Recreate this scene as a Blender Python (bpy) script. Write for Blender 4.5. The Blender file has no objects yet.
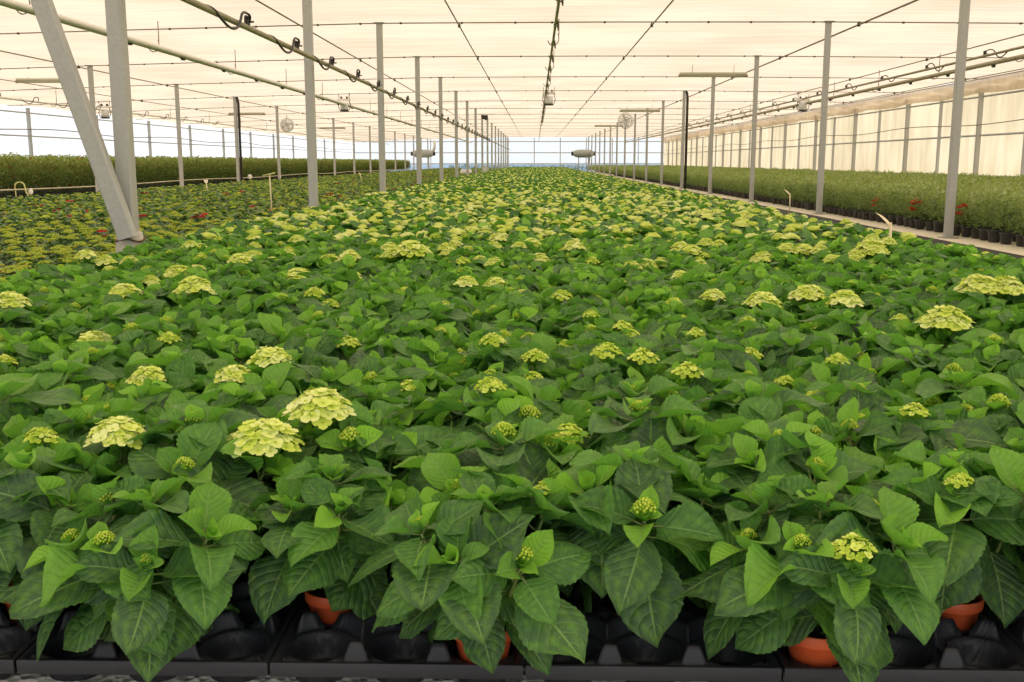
import bpy, math, random
import numpy as np
from mathutils import Vector, Matrix
rng = np.random.default_rng(7)
random.seed(7)
PI = math.pi
C = bpy.context.scene.collection

# ------------------------------------------------------------------ camera model
CAMZ = 0.955
YAW, PITCH, F = math.radians(1.30), math.radians(9.89), 1028.0
fw = np.array([-math.sin(YAW)*math.cos(PITCH), math.cos(YAW)*math.cos(PITCH), -math.sin(PITCH)])
rt = np.array([math.cos(YAW), math.sin(YAW), 0.0])
up = np.cross(rt, fw)
def ray_to_height(px, py, z):
    d = fw + (px-512)/F*rt - (py-341)/F*up
    t = (z-CAMZ)/d[2]
    return d[0]*t, d[1]*t
def at_depth(px, py, y):
    d = fw + (px-512)/F*rt - (py-341)/F*up
    t = y/d[1]
    return d[0]*t, y, CAMZ+d[2]*t
def project(x, y, z):
    p = np.array([x, y, z-CAMZ]); w = p@fw
    if w <= .05: return None
    return 512+F*(p@rt)/w, 341-F*(p@up)/w, w

# ------------------------------------------------------------------ mesh builder
class MB:
    def __init__(s):
        s.v=[]; s.f={3:[],4:[]}; s.m={3:[],4:[]}; s.uv=[]; s.t=[]; s.n=0; s.big=[]
    def add(s, V, Fs, uv=None, tint=None, mat=0):
        V=np.asarray(V,float).reshape(-1,3); k=len(V)
        s.v.append(V)
        s.uv.append(np.zeros((k,2)) if uv is None else np.asarray(uv,float))
        s.t.append(np.full(k, 0.5 if tint is None else tint) if np.ndim(tint)==0 else np.asarray(tint,float))
        if not isinstance(Fs, list): Fs=[Fs]
        for fa in Fs:
            fa=np.asarray(fa,int)
            if fa.size==0: continue
            s.f[fa.shape[1]].append(fa+s.n); s.m[fa.shape[1]].append(np.full(len(fa),mat))
        s.n+=k
        return s
    def arrays(s):
        V=np.vstack(s.v); uv=np.vstack(s.uv); t=np.concatenate(s.t)
        f={k:(np.vstack(a) if a else np.zeros((0,k),int)) for k,a in s.f.items()}
        m={k:(np.concatenate(a) if a else np.zeros(0,int)) for k,a in s.m.items()}
        return V,f,uv,t,m
    def mesh(s, name, mats, smooth=True):
        V,f,uv,t,m=s.arrays()
        me=bpy.data.meshes.new(name)
        me.vertices.add(len(V)); me.vertices.foreach_set('co', V.astype(np.float32).ravel())
        li=np.concatenate([f[3].ravel(), f[4].ravel()]).astype(np.int32)
        n3,n4=len(f[3]),len(f[4])
        me.loops.add(len(li)); me.loops.foreach_set('vertex_index', li)
        me.polygons.add(n3+n4)
        ls=np.concatenate([np.arange(n3)*3, n3*3+np.arange(n4)*4]).astype(np.int32)
        me.polygons.foreach_set('loop_start', ls)
        me.polygons.foreach_set('material_index', np.concatenate([m[3],m[4]]).astype(np.int32))
        me.polygons.foreach_set('use_smooth', np.full(n3+n4, smooth, dtype=bool))
        u=me.uv_layers.new(name='UVMap'); u.data.foreach_set('uv', uv[li].astype(np.float32).ravel())
        a=me.attributes.new('tint','FLOAT','POINT'); a.data.foreach_set('value', t.astype(np.float32))
        for x in (mats if isinstance(mats,(list,tuple)) else [mats]): me.materials.append(x)
        me.update(calc_edges=True); me.validate()
        return me
    # -------- shapes
    def box(s, a, b, mat=0, R=None, tint=.5):
        (x0,y0,z0),(x1,y1,z1)=a,b
        V=np.array([(x,y,z) for z in (z0,z1) for y in (y0,y1) for x in (x0,x1)],float)
        if R is not None: V=V@np.array(R).T
        return s.add(V, np.array([(0,2,3,1),(4,5,7,6),(0,1,5,4),(2,6,7,3),(0,4,6,2),(1,3,7,5)]), mat=mat, tint=tint)
    def tube(s, pts, r, n=8, mat=0, cap=True, tint=.5):
        P=np.asarray(pts,float); m=len(P)
        r=np.full(m,r) if np.ndim(r)==0 else np.asarray(r,float)
        T=np.gradient(P,axis=0); T/=np.linalg.norm(T,axis=1)[:,None]+1e-12
        ref=np.array([0,0,1.]) if abs(T[0][2])<.9 else np.array([1.,0,0])
        U=np.cross(T,ref); 
        for i in range(m):
            if np.linalg.norm(U[i])<1e-3: U[i]=U[i-1] if i else np.array([1.,0,0])
        U/=np.linalg.norm(U,axis=1)[:,None]; W=np.cross(T,U)
        a=np.linspace(0,2*PI,n,endpoint=False)
        V=P[:,None]+r[:,None,None]*(np.cos(a)[None,:,None]*U[:,None]+np.sin(a)[None,:,None]*W[:,None])
        V=V.reshape(-1,3); i=np.arange(m-1)[:,None]*n; j=np.arange(n)[None]; k=(j+1)%n
        Fq=np.stack([i+j,i+k,i+n+k,i+n+j],-1).reshape(-1,4)
        fs=[Fq]
        if cap:
            c0=len(V); V=np.vstack([V,P[0],P[-1]])
            jj=np.arange(n); kk=(jj+1)%n; o=(m-1)*n
            fs.append(np.concatenate([np.stack([kk,jj,np.full(n,c0)],1),np.stack([o+jj,o+kk,np.full(n,c0+1)],1)]))
        return s.add(V,fs,mat=mat,tint=tint)
    def lathe(s, prof, n=24, c=(0,0,0), mat=0, tint=.5, R=None):
        P=np.array(prof,float); m=len(P); a=np.linspace(0,2*PI,n,endpoint=False)
        V=np.stack([P[:,0][:,None]*np.cos(a),P[:,0][:,None]*np.sin(a),np.repeat(P[:,1][:,None],n,1)],-1).reshape(-1,3)
        if R is not None: V=V@np.array(R).T
        V=V+np.array(c)
        i=np.arange(m-1)[:,None]*n; j=np.arange(n)[None]; k=(j+1)%n
        return s.add(V,np.stack([i+j,i+k,i+n+k,i+n+j],-1).reshape(-1,4),mat=mat,tint=tint)
    def frame_bar(s, p, q, w, d, mat=0):
        """a square bar from p to q, w wide and d deep, corners chamfered"""
        p=np.array(p,float); q=np.array(q,float); t=q-p; t/=np.linalg.norm(t)
        ref=np.array([0,1.,0]) if abs(t[1])<.9 else np.array([0,0,1.])
        u=np.cross(ref,t); u/=np.linalg.norm(u); v=np.cross(t,u)
        c=.12*min(w,d); hw,hd=w/2,d/2
        pr=[(hw,-hd+c),(hw,hd-c),(hw-c,hd),(-hw+c,hd),(-hw,hd-c),(-hw,-hd+c),(-hw+c,-hd),(hw-c,-hd)]
        V=np.array([e+a*u+b*v for e in (p,q) for a,b in pr]+[p,q])
        j=np.arange(8); k=(j+1)%8
        s.add(V,[np.stack([j,k,k+8,j+8],1),np.concatenate([np.stack([k,j,np.full(8,16)],1),np.stack([j+8,k+8,np.full(8,17)],1)])],mat=mat)
        return s

def link(name, me, parent=None, loc=(0,0,0), rz=0, sc=1):
    o=bpy.data.objects.new(name, me); C.objects.link(o); o.parent=parent
    o.location=loc; o.rotation_euler=(0,0,rz)
    o.scale=(sc,)*3 if np.ndim(sc)==0 else sc
    return o
def tag(o, label=None, cat=None, group=None, kind=None):
    if label: o['label']=label
    if cat: o['category']=cat
    if group: o['group']=group
    if kind: o['kind']=kind
    return o
def thing(name, label, cat, loc=(0,0,0), rz=0, group=None, sc=1):
    return tag(link(name,None,None,loc,rz,sc),label,cat,group)
def flat(mb,name,mat): return mb.mesh(name,mat,smooth=False)
ORD='first second third fourth fifth sixth seventh eighth ninth tenth eleventh twelfth thirteenth fourteenth fifteenth sixteenth seventeenth eighteenth nineteenth twentieth'.split()
TENS={20:'twenty',30:'thirty',40:'forty',50:'fifty',60:'sixty',70:'seventy'}
TORD={30:'thirtieth',40:'fortieth',50:'fiftieth',60:'sixtieth',70:'seventieth'}
def ordinal(i):            # 0-based
    if i<20: return ORD[i]
    n=i+1
    return TORD[n] if n%10==0 else TENS[n//10*10]+'-'+ORD[n%10-1]
def nth(i, word='nearest'): return word if i==0 else ordinal(i)+' '+word

# ------------------------------------------------------------------ materials
def newmat(name):
    m=bpy.data.materials.new(name); m.use_nodes=True; nt=m.node_tree; nt.nodes.clear()
    out=nt.nodes.new('ShaderNodeOutputMaterial')
    return m,nt,out
def N(nt,t,**kw):
    n=nt.nodes.new(t)
    for k,v in kw.items():
        if k in n.inputs: n.inputs[k].default_value=v
        else: setattr(n,k,v)
    return n
def mixc(nt,fac,a,b,mode='MIX'):
    n=nt.nodes.new('ShaderNodeMix'); n.data_type='RGBA'; n.blend_type=mode
    for i,v in ((0,fac),(6,a),(7,b)):
        if isinstance(v,(int,float,tuple)): n.inputs[i].default_value=v if not isinstance(v,tuple) else (*v[:3],1)
        else: nt.links.new(v,n.inputs[i])
    return n.outputs[2]
def math_(nt,op,a,b=None,c=None,clamp=False):
    n=nt.nodes.new('ShaderNodeMath'); n.operation=op; n.use_clamp=clamp
    for i,v in enumerate((a,b,c)):
        if v is None: continue
        if isinstance(v,(int,float)): n.inputs[i].default_value=v
        else: nt.links.new(v,n.inputs[i])
    return n.outputs[0]
def ramp(nt,x,stops):
    n=nt.nodes.new('ShaderNodeValToRGB'); nt.links.new(x,n.inputs[0])
    e=n.color_ramp.elements
    while len(e)<len(stops): e.new(.5)
    for i,(p,c) in enumerate(stops): e[i].position=p; e[i].color=(*c,1)
    return n.outputs[0]

def simple(name, col, rough=.5, metal=0, spec=.5, noise=0, nscale=20, bump=0, col2=None, coords='Object'):
    m,nt,out=newmat(name)
    p=N(nt,'ShaderNodeBsdfPrincipled',Roughness=rough,Metallic=metal); p.inputs['Specular IOR Level'].default_value=spec
    nt.links.new(p.outputs[0],out.inputs[0])
    p.inputs['Base Color'].default_value=(*col,1)
    if noise or bump:
        tc=N(nt,'ShaderNodeTexCoord'); nz=N(nt,'ShaderNodeTexNoise',Scale=nscale,Detail=5.0,Roughness=.6)
        nt.links.new(tc.outputs[coords],nz.inputs['Vector'])
        if noise:
            f=math_(nt,'MULTIPLY',math_(nt,'SUBTRACT',nz.outputs[0],.3,clamp=True),noise*2.2,clamp=True)
            c=mixc(nt,f,col,col2 or tuple(x*.5 for x in col)); nt.links.new(c,p.inputs['Base Color'])
        if bump:
            b=N(nt,'ShaderNodeBump',Strength=bump,Distance=.01); nt.links.new(nz.outputs[0],b.inputs['Height'])
            nt.links.new(b.outputs[0],p.inputs['Normal'])
    return m

def leaf_material(name, old, mid, young, vein, nveins=8., trans=.22, rough=.42, spec=.35, bump=.5, simple_leaf=False, tcol=None):
    m,nt,out=newmat(name)
    at=N(nt,'ShaderNodeAttribute',attribute_name='tint'); t=at.outputs['Fac']
    oi=N(nt,'ShaderNodeObjectInfo')
    tt=math_(nt,'ADD',t,math_(nt,'MULTIPLY',math_(nt,'SUBTRACT',oi.outputs['Random'],.5),.12),clamp=True)
    col=ramp(nt,tt,[(0,old),(.5,mid),(1,young)])
    p=N(nt,'ShaderNodeBsdfPrincipled',Roughness=rough); p.inputs['Specular IOR Level'].default_value=spec
    if not simple_leaf:
        uv=N(nt,'ShaderNodeUVMap'); sx=N(nt,'ShaderNodeSeparateXYZ'); nt.links.new(uv.outputs[0],sx.inputs[0])
        at_=math_(nt,'ABSOLUTE',math_(nt,'MULTIPLY',math_(nt,'SUBTRACT',sx.outputs[0],.5),2.))
        # lateral veins curve forward towards the margin
        vv=math_(nt,'SUBTRACT',sx.outputs[1],math_(nt,'MULTIPLY',math_(nt,'POWER',at_,1.25),.26))
        w=math_(nt,'ABSOLUTE',math_(nt,'SUBTRACT',math_(nt,'FRACT',math_(nt,'MULTIPLY',vv,nveins)),.5))
        lat=math_(nt,'POWER',math_(nt,'MULTIPLY',w,2.,clamp=True),9.)
        lat=math_(nt,'MULTIPLY',lat,math_(nt,'SUBTRACT',1.05,math_(nt,'MULTIPLY',at_,.75),clamp=True))
        midr=math_(nt,'SUBTRACT',1.,math_(nt,'MULTIPLY',at_,16.),clamp=True)
        v=math_(nt,'MAXIMUM',math_(nt,'MULTIPLY',lat,.55),midr)
        vo=N(nt,'ShaderNodeTexVoronoi',Scale=34.0); vo.feature='DISTANCE_TO_EDGE'; nt.links.new(uv.outputs[0],vo.inputs['Vector'])
        net=math_(nt,'SUBTRACT',1.,math_(nt,'MULTIPLY',vo.outputs[0],7.),clamp=True)
        nz=N(nt,'ShaderNodeTexNoise',Scale=5.0,Detail=3.0); nt.links.new(uv.outputs[0],nz.inputs['Vector'])
        col=mixc(nt,math_(nt,'MULTIPLY',math_(nt,'SUBTRACT',nz.outputs[0],.45,clamp=True),1.2,clamp=True),col,young)
        col=mixc(nt,math_(nt,'MULTIPLY',v,.75),col,vein)
        col=mixc(nt,math_(nt,'MULTIPLY',net,.12),col,vein)
        pil=math_(nt,'SUBTRACT',1.,math_(nt,'POWER',math_(nt,'MULTIPLY',w,2.,clamp=True),2.5)); h=math_(nt,'ADD',math_(nt,'ADD',math_(nt,'MULTIPLY',v,-.5),pil),math_(nt,'MULTIPLY',net,-.22))
        b=N(nt,'ShaderNodeBump',Strength=bump,Distance=.005); nt.links.new(h,b.inputs['Height']); nt.links.new(b.outputs[0],p.inputs['Normal'])
    geo=N(nt,'ShaderNodeNewGeometry')
    col=mixc(nt,math_(nt,'MULTIPLY',geo.outputs['Backfacing'],.5),col,tuple(min(1,c*1.5+.03) for c in mid))
    nt.links.new(col,p.inputs['Base Color'])
    tr=N(nt,'ShaderNodeBsdfTranslucent')
    nt.links.new(mixc(nt,1.,col,tcol or (1.9,2.0,.9),'MULTIPLY'),tr.inputs[0])
    mx=N(nt,'ShaderNodeMixShader'); mx.inputs[0].default_value=trans
    nt.links.new(p.outputs[0],mx.inputs[1]); nt.links.new(tr.outputs[0],mx.inputs[2]); nt.links.new(mx.outputs[0],out.inputs[0])
    return m

def petal_material(name, stops, trans=.25):
    m,nt,out=newmat(name)
    at=N(nt,'ShaderNodeAttribute',attribute_name='tint')
    col=ramp(nt,at.outputs['Fac'],stops)
    p=N(nt,'ShaderNodeBsdfPrincipled',Roughness=.55); p.inputs['Specular IOR Level'].default_value=.25
    nt.links.new(col,p.inputs['Base Color'])
    tr=N(nt,'ShaderNodeBsdfTranslucent'); nt.links.new(col,tr.inputs[0])
    mx=N(nt,'ShaderNodeMixShader'); mx.inputs[0].default_value=trans
    nt.links.new(p.outputs[0],mx.inputs[1]); nt.links.new(tr.outputs[0],mx.inputs[2]); nt.links.new(mx.outputs[0],out.inputs[0])
    return m

M={}
M['leaf']=leaf_material('hydrangea_leaf',(.034,.092,.040),(.070,.212,.036),(.27,.58,.04),(.30,.50,.14),rough=.40,spec=.5,bump=.6,trans=.26)
M['leaf_far']=leaf_material('hydrangea_leaf_far',(.034,.094,.036),(.070,.205,.034),(.23,.48,.04),(.3,.45,.12),simple_leaf=True)
M['head']=petal_material('hydrangea_bloom',[(0,(.20,.36,.02)),(.35,(.46,.64,.05)),(.7,(.72,.84,.15)),(1,(.88,.94,.42))])
M['stem']=simple('green_stem',(.16,.25,.06),.6,noise=.5,nscale=30,col2=(.12,.10,.04))
M['pot']=simple('terracotta_plastic',(.62,.105,.032),.45,noise=.12,nscale=14,bump=.05)
M['soil']=simple('peat_soil',(.035,.022,.014),.95,noise=.5,nscale=60,bump=.8,col2=(.09,.06,.04))
M['tray']=simple('black_tray_plastic',(.016,.017,.023),.5,spec=.4,noise=.10,nscale=18,bump=.12,col2=(.05,.05,.055))
M['blackpot']=simple('black_pot_plastic',(.03,.03,.035),.45,noise=.3,nscale=12,col2=(.07,.065,.06))
M['steel']=simple('galvanised_steel',(.50,.51,.50),.5,metal=.2,noise=.5,nscale=38,bump=.1,col2=(.34,.35,.35))
M['steel_old']=simple('weathered_steel',(.42,.42,.40),.6,metal=.15,noise=.6,nscale=9,bump=.15,col2=(.27,.25,.22))
M['dark']=simple('dark_cable',(.035,.03,.027),.6)
M['wire']=simple('dull_wire',(.24,.20,.15),.6)
M['hose']=simple('black_hose',(.02,.02,.02),.45)
M['pipe']=simple('beige_pipe',(.50,.44,.30),.55,noise=.35,nscale=6,col2=(.28,.24,.17))
M['olive']=simple('olive_pipe',(.36,.33,.22),.55,noise=.4,nscale=5,col2=(.12,.11,.07))
M['white']=simple('white_enamel',(.78,.79,.78),.4,noise=.1,nscale=10)
M['palegrey']=simple('pale_grey_tube',(.90,.88,.84),.5,noise=.3,nscale=5,col2=(.6,.57,.5))
M['lampcase']=simple('cream_lamp_case',(.62,.60,.46),.45,noise=.1,nscale=10)
M['heater']=simple('heater_casing',(.42,.46,.44),.45,noise=.15,nscale=5)
M['aluminium']=simple('aluminium_bar',(.50,.52,.53),.5,metal=.2)
M['blue']=simple('blue_paint',(.22,.45,.72),.5)
M['string']=simple('pale_string',(.55,.52,.38),.8)
M['yellow']=simple('yellow_green_plastic',(.62,.62,.26),.5)
M['tagm']=simple('pale_tag',(.78,.70,.46),.55)
M['redp']=petal_material('red_petal',[(0,(.35,.01,.01)),(1,(.75,.03,.015))])
M['rust']=simple('rusty_wire',(.16,.09,.05),.8)
M['concrete']=simple('pale_concrete',(.60,.57,.50),.85,noise=.7,nscale=14,bump=.6,col2=(.36,.33,.28))
M['cloth']=simple('black_ground_sheet',(.016,.017,.016),.85,noise=.4,nscale=8,col2=(.05,.045,.035))  # black for the added sheets that keep gaps between plants dark
M['outside']=simple('outside_ground',(.42,.38,.30),.9,noise=.4,nscale=.2,col2=(.25,.27,.16))

# floor: pale gritty screed
def floor_mat():
    m,nt,out=newmat('pale_screed')
    tc=N(nt,'ShaderNodeTexCoord')
    a=N(nt,'ShaderNodeTexNoise',Scale=3.0,Detail=6.0); b=N(nt,'ShaderNodeTexVoronoi',Scale=55.0); c=N(nt,'ShaderNodeTexNoise',Scale=130.0,Detail=3.0)
    for n in (a,b,c): nt.links.new(tc.outputs['Object'],n.inputs['Vector'])
    col=mixc(nt,a.outputs[0],(.82,.76,.62),(.66,.60,.48))
    col=mixc(nt,math_(nt,'MULTIPLY',c.outputs[0],.5),col,(.86,.82,.72))
    p=N(nt,'ShaderNodeBsdfPrincipled',Roughness=.9); nt.links.new(col,p.inputs['Base Color'])
    bp=N(nt,'ShaderNodeBump',Strength=.7,Distance=.01); nt.links.new(b.outputs[0],bp.inputs['Height']); nt.links.new(bp.outputs[0],p.inputs['Normal'])
    nt.links.new(p.outputs[0],out.inputs[0]); return m
M['floor']=floor_mat()

# translucent sheets: woven fabric that lets part of the light straight through its holes
def sheet(name, col, col2, openness, sx, sy, sz, detail=4., streak=.5, diff=.25, tcol=(1,1,1)):
    m,nt,out=newmat(name)
    tc=N(nt,'ShaderNodeTexCoord'); mp=N(nt,'ShaderNodeMapping'); mp.inputs['Scale'].default_value=(sx,sy,sz)
    nt.links.new(tc.outputs['Object'],mp.inputs['Vector'])
    nz=N(nt,'ShaderNodeTexNoise',Scale=1.0,Detail=detail,Roughness=.6); nt.links.new(mp.outputs[0],nz.inputs['Vector'])
    n2=N(nt,'ShaderNodeTexNoise',Scale=.35,Detail=3.0); nt.links.new(tc.outputs['Object'],n2.inputs['Vector'])
    f=math_(nt,'MULTIPLY',math_(nt,'ADD',nz.outputs[0],math_(nt,'SUBTRACT',n2.outputs[0],.5)),1.)
    f=math_(nt,'MULTIPLY',math_(nt,'SUBTRACT',f,.32),1.0+streak*2,clamp=True)
    c=mixc(nt,math_(nt,'MULTIPLY',f,streak*1.4,clamp=True),col,col2)
    tr=N(nt,'ShaderNodeBsdfTranslucent'); df=N(nt,'ShaderNodeBsdfDiffuse'); tp=N(nt,'ShaderNodeBsdfTransparent')
    tp.inputs[0].default_value=(*tcol,1)
    nt.links.new(c,tr.inputs[0]); nt.links.new(c,df.inputs[0])
    m1=N(nt,'ShaderNodeMixShader'); m1.inputs[0].default_value=diff
    nt.links.new(tr.outputs[0],m1.inputs[1]); nt.links.new(df.outputs[0],m1.inputs[2])
    m2=N(nt,'ShaderNodeMixShader'); m2.inputs[0].default_value=openness
    nt.links.new(m1.outputs[0],m2.inputs[1]); nt.links.new(tp.outputs[0],m2.inputs[2]); nt.links.new(m2.outputs[0],out.inputs[0])
    return m
M['screen']=sheet('shade_screen',(.84,.67,.485),(.60,.44,.30),.16,.5,9,1,streak=.55,tcol=(1,.88,.72))
M['film']=sheet('white_film',(.97,.97,.98),(.86,.87,.92),.55,.4,.4,5,streak=.4,diff=.1)
M['cream']=sheet('cream_panel',(.90,.76,.54),(.60,.50,.30),.05,1.,2.2,.35,streak=.62,diff=.2)
M['valance']=sheet('valance_cloth',(.74,.62,.48),(.52,.42,.32),.10,1.,3.,.8,streak=.5,diff=.35)
M['endfilm']=sheet('end_wall_film',(.86,.91,.98),(.80,.86,.95),.30,.5,.5,.6,streak=.3,diff=.1,tcol=(.93,.96,1))
M['skirtfilm']=sheet('blue_skirt_film',(.40,.62,.90),(.35,.55,.85),.15,.5,.5,.6,streak=.3,diff=.3)

# ------------------------------------------------------------------ leaves and blooms
def leaf(L, W, rows=18, cols=8, fold=.25, droop=.35, teeth=.05, nt=20, quilt=.004, wav=.1, seed=0, peak=.88, cup=0.):
    r=np.random.default_rng(seed)
    s=np.linspace(0,1,rows+1); t=np.linspace(-1,1,cols+1)
    w=W/2*np.sin(PI*np.clip(s,0,1)**peak)**.72*(1-.45*np.clip((s-.78)/.22,0,1)**1.3)
    w=np.maximum(w,.0015)
    if teeth: w=w*(1-teeth*((s*nt)%1.0)*(s>.06)*(s<.97))
    S,T=np.meshgrid(s,t,indexing='ij')
    X=T*w[:,None]; Y=S*L
    v=S-.26*np.abs(T)**1.25
    Z=fold*np.abs(X)*(1-.35*np.abs(T)) - droop*L*S**2 + cup*(X**2)/(W*.5)*np.sin(PI*S)
    if quilt: Z=Z+quilt*(np.abs(np.sin(PI*8*v))-.6)*np.abs(T)**.3*(1-.6*np.abs(T)**3)*np.sin(PI*S)
    ph=r.uniform(0,6.28,2); Z=Z+wav*W*.25*np.abs(T)**2*np.sin(7*S+np.where(T>0,ph[0],ph[1]))
    Y=Y-droop*.18*L*S**3
    bend=r.uniform(-.08,.08); X=X+bend*L*S**2
    V=np.stack([X,Y,Z],-1).reshape(-1,3); c=cols+1
    i=(np.arange(rows)[:,None]*c); j=np.arange(cols)[None]
    Fq=np.stack([i+j,i+j+1,i+c+j+1,i+c+j],-1).reshape(-1,4)
    uv=np.stack([(T+1)/2,S],-1).reshape(-1,2)
    return V,Fq,uv
def dleaf(L, W, fold=.3, droop=.3):
    V=np.array([(0,0,0),(-W/2,.45*L,fold*W/2-droop*.2*L),(W/2,.45*L,fold*W/2-droop*.2*L),(0,.45*L,-droop*.2*L),(0,L,-droop*L)])
    return V,np.array([(0,2,3),(0,3,1),(3,2,4),(3,4,1)]),np.array([(.5,0),(0,.45),(1,.45),(.5,.45),(.5,1)])
def orient(V, az, el, pos, roll=0.):
    """leaf runs along +Y; point it to azimuth az, elevation el"""
    d=np.array([math.cos(az)*math.cos(el), math.sin(az)*math.cos(el), math.sin(el)])
    side=np.array([math.sin(az),-math.cos(az),0.]); n=np.cross(side,d)
    if roll: side,n=side*math.cos(roll)+n*math.sin(roll), n*math.cos(roll)-side*math.sin(roll)
    return V@np.stack([side,d,n])+np.asarray(pos)

def rand_dirs(n, r, zmin=0.):
    z=r.uniform(zmin,1,n); a=r.uniform(0,2*PI,n); q=np.sqrt(1-z*z)
    return np.stack([q*np.cos(a),q*np.sin(a),z],1)

def head_mesh(kind, seed):
    """bloom of unit width 1, base at origin"""
    r=np.random.default_rng(seed); b=MB()
    if kind=='bud':        # tight cluster of unopened green buds
        k=60; ph=np.arange(k)*2.39996; rr=np.sqrt((np.arange(k)+.5)/k)*.46
        for i in range(k):
            x,y=rr[i]*math.cos(ph[i]),rr[i]*math.sin(ph[i]); z=.42*(1-(rr[i]/.5)**2)+r.uniform(0,.05)+.12
            q=.055*r.uniform(.8,1.35)
            b.lathe([(0.002,-q*1.2),(q,-q*.3),(q*.9,q*.5),(q*.45,q),(0.002,q*1.1)],6,(x,y,z),tint=.15+.4*(1-rr[i]*1.6)*.5+r.uniform(0,.3))
    else:
        big=kind=='big'
        k=62 if big else 40
        ph=np.arange(k)*2.39996+r.uniform(0,6); rr=np.sqrt((np.arange(k)+.5)/k)*.46
        for i in range(k):
            a=ph[i]; q=rr[i]
            nrm=np.array([math.cos(a)*q*1.7,math.sin(a)*q*1.7,1.]); nrm/=np.linalg.norm(nrm)
            c=np.array([q*math.cos(a),q*math.sin(a),.10+.36*(1-(q/.5)**2)+r.uniform(-.03,.06)])
            u=np.cross(nrm,[.3,.5,.1]); u/=np.linalg.norm(u); v=np.cross(nrm,u)
            sz=(.118 if big else .10)*r.uniform(.75,1.3); rot=r.uniform(0,PI); cup=r.uniform(.1,.7) if big else r.uniform(.5,1.1)
            base=r.uniform(.55,1.) if big else r.uniform(.25,.8)
            for p in range(4):
                an=rot+p*PI/2+r.uniform(-.15,.15)
                d=math.cos(an)*u+math.sin(an)*v; e=np.cross(nrm,d); s=sz*r.uniform(.85,1.15)
                g=[]
                for yy,ww,hh in ((0,.12,0),(.35,.42,.10),(.72,.50,.30),(1.0,.16,.48)):
                    for xx in (-1,0,1):
                        g.append(c+d*yy*s+e*xx*ww*s+nrm*(hh*cup*s+abs(xx)*.08*s+r.uniform(-.02,.02)*s))
                F_=[(m*3+n,m*3+n+1,m*3+n+4,m*3+n+3) for m in range(3) for n in range(2)]
                b.add(g,np.array(F_),tint=np.clip(base+np.repeat([-.15,0,.05,.1],3),0,1))
            b.lathe([(.002,-.02),(.016,0),(.012,.015),(.002,.02)],5,tuple(c+nrm*.006),tint=.45)
        for i in range(10):  # pedicels
            a=r.uniform(0,6.28); q=r.uniform(.05,.3)
            b.tube([(0,0,-.12),(q*.4*math.cos(a),q*.4*math.sin(a),.02),(q*math.cos(a),q*math.sin(a),.2)],.012,5,tint=.08)
    return b
HEADS={k:[head_mesh(k,50+i+{'bud':0,'mid':10,'big':20}[k]).mesh('flower_head',M['head']) for i in range(4)] for k in ('bud','mid','big')}

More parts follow.
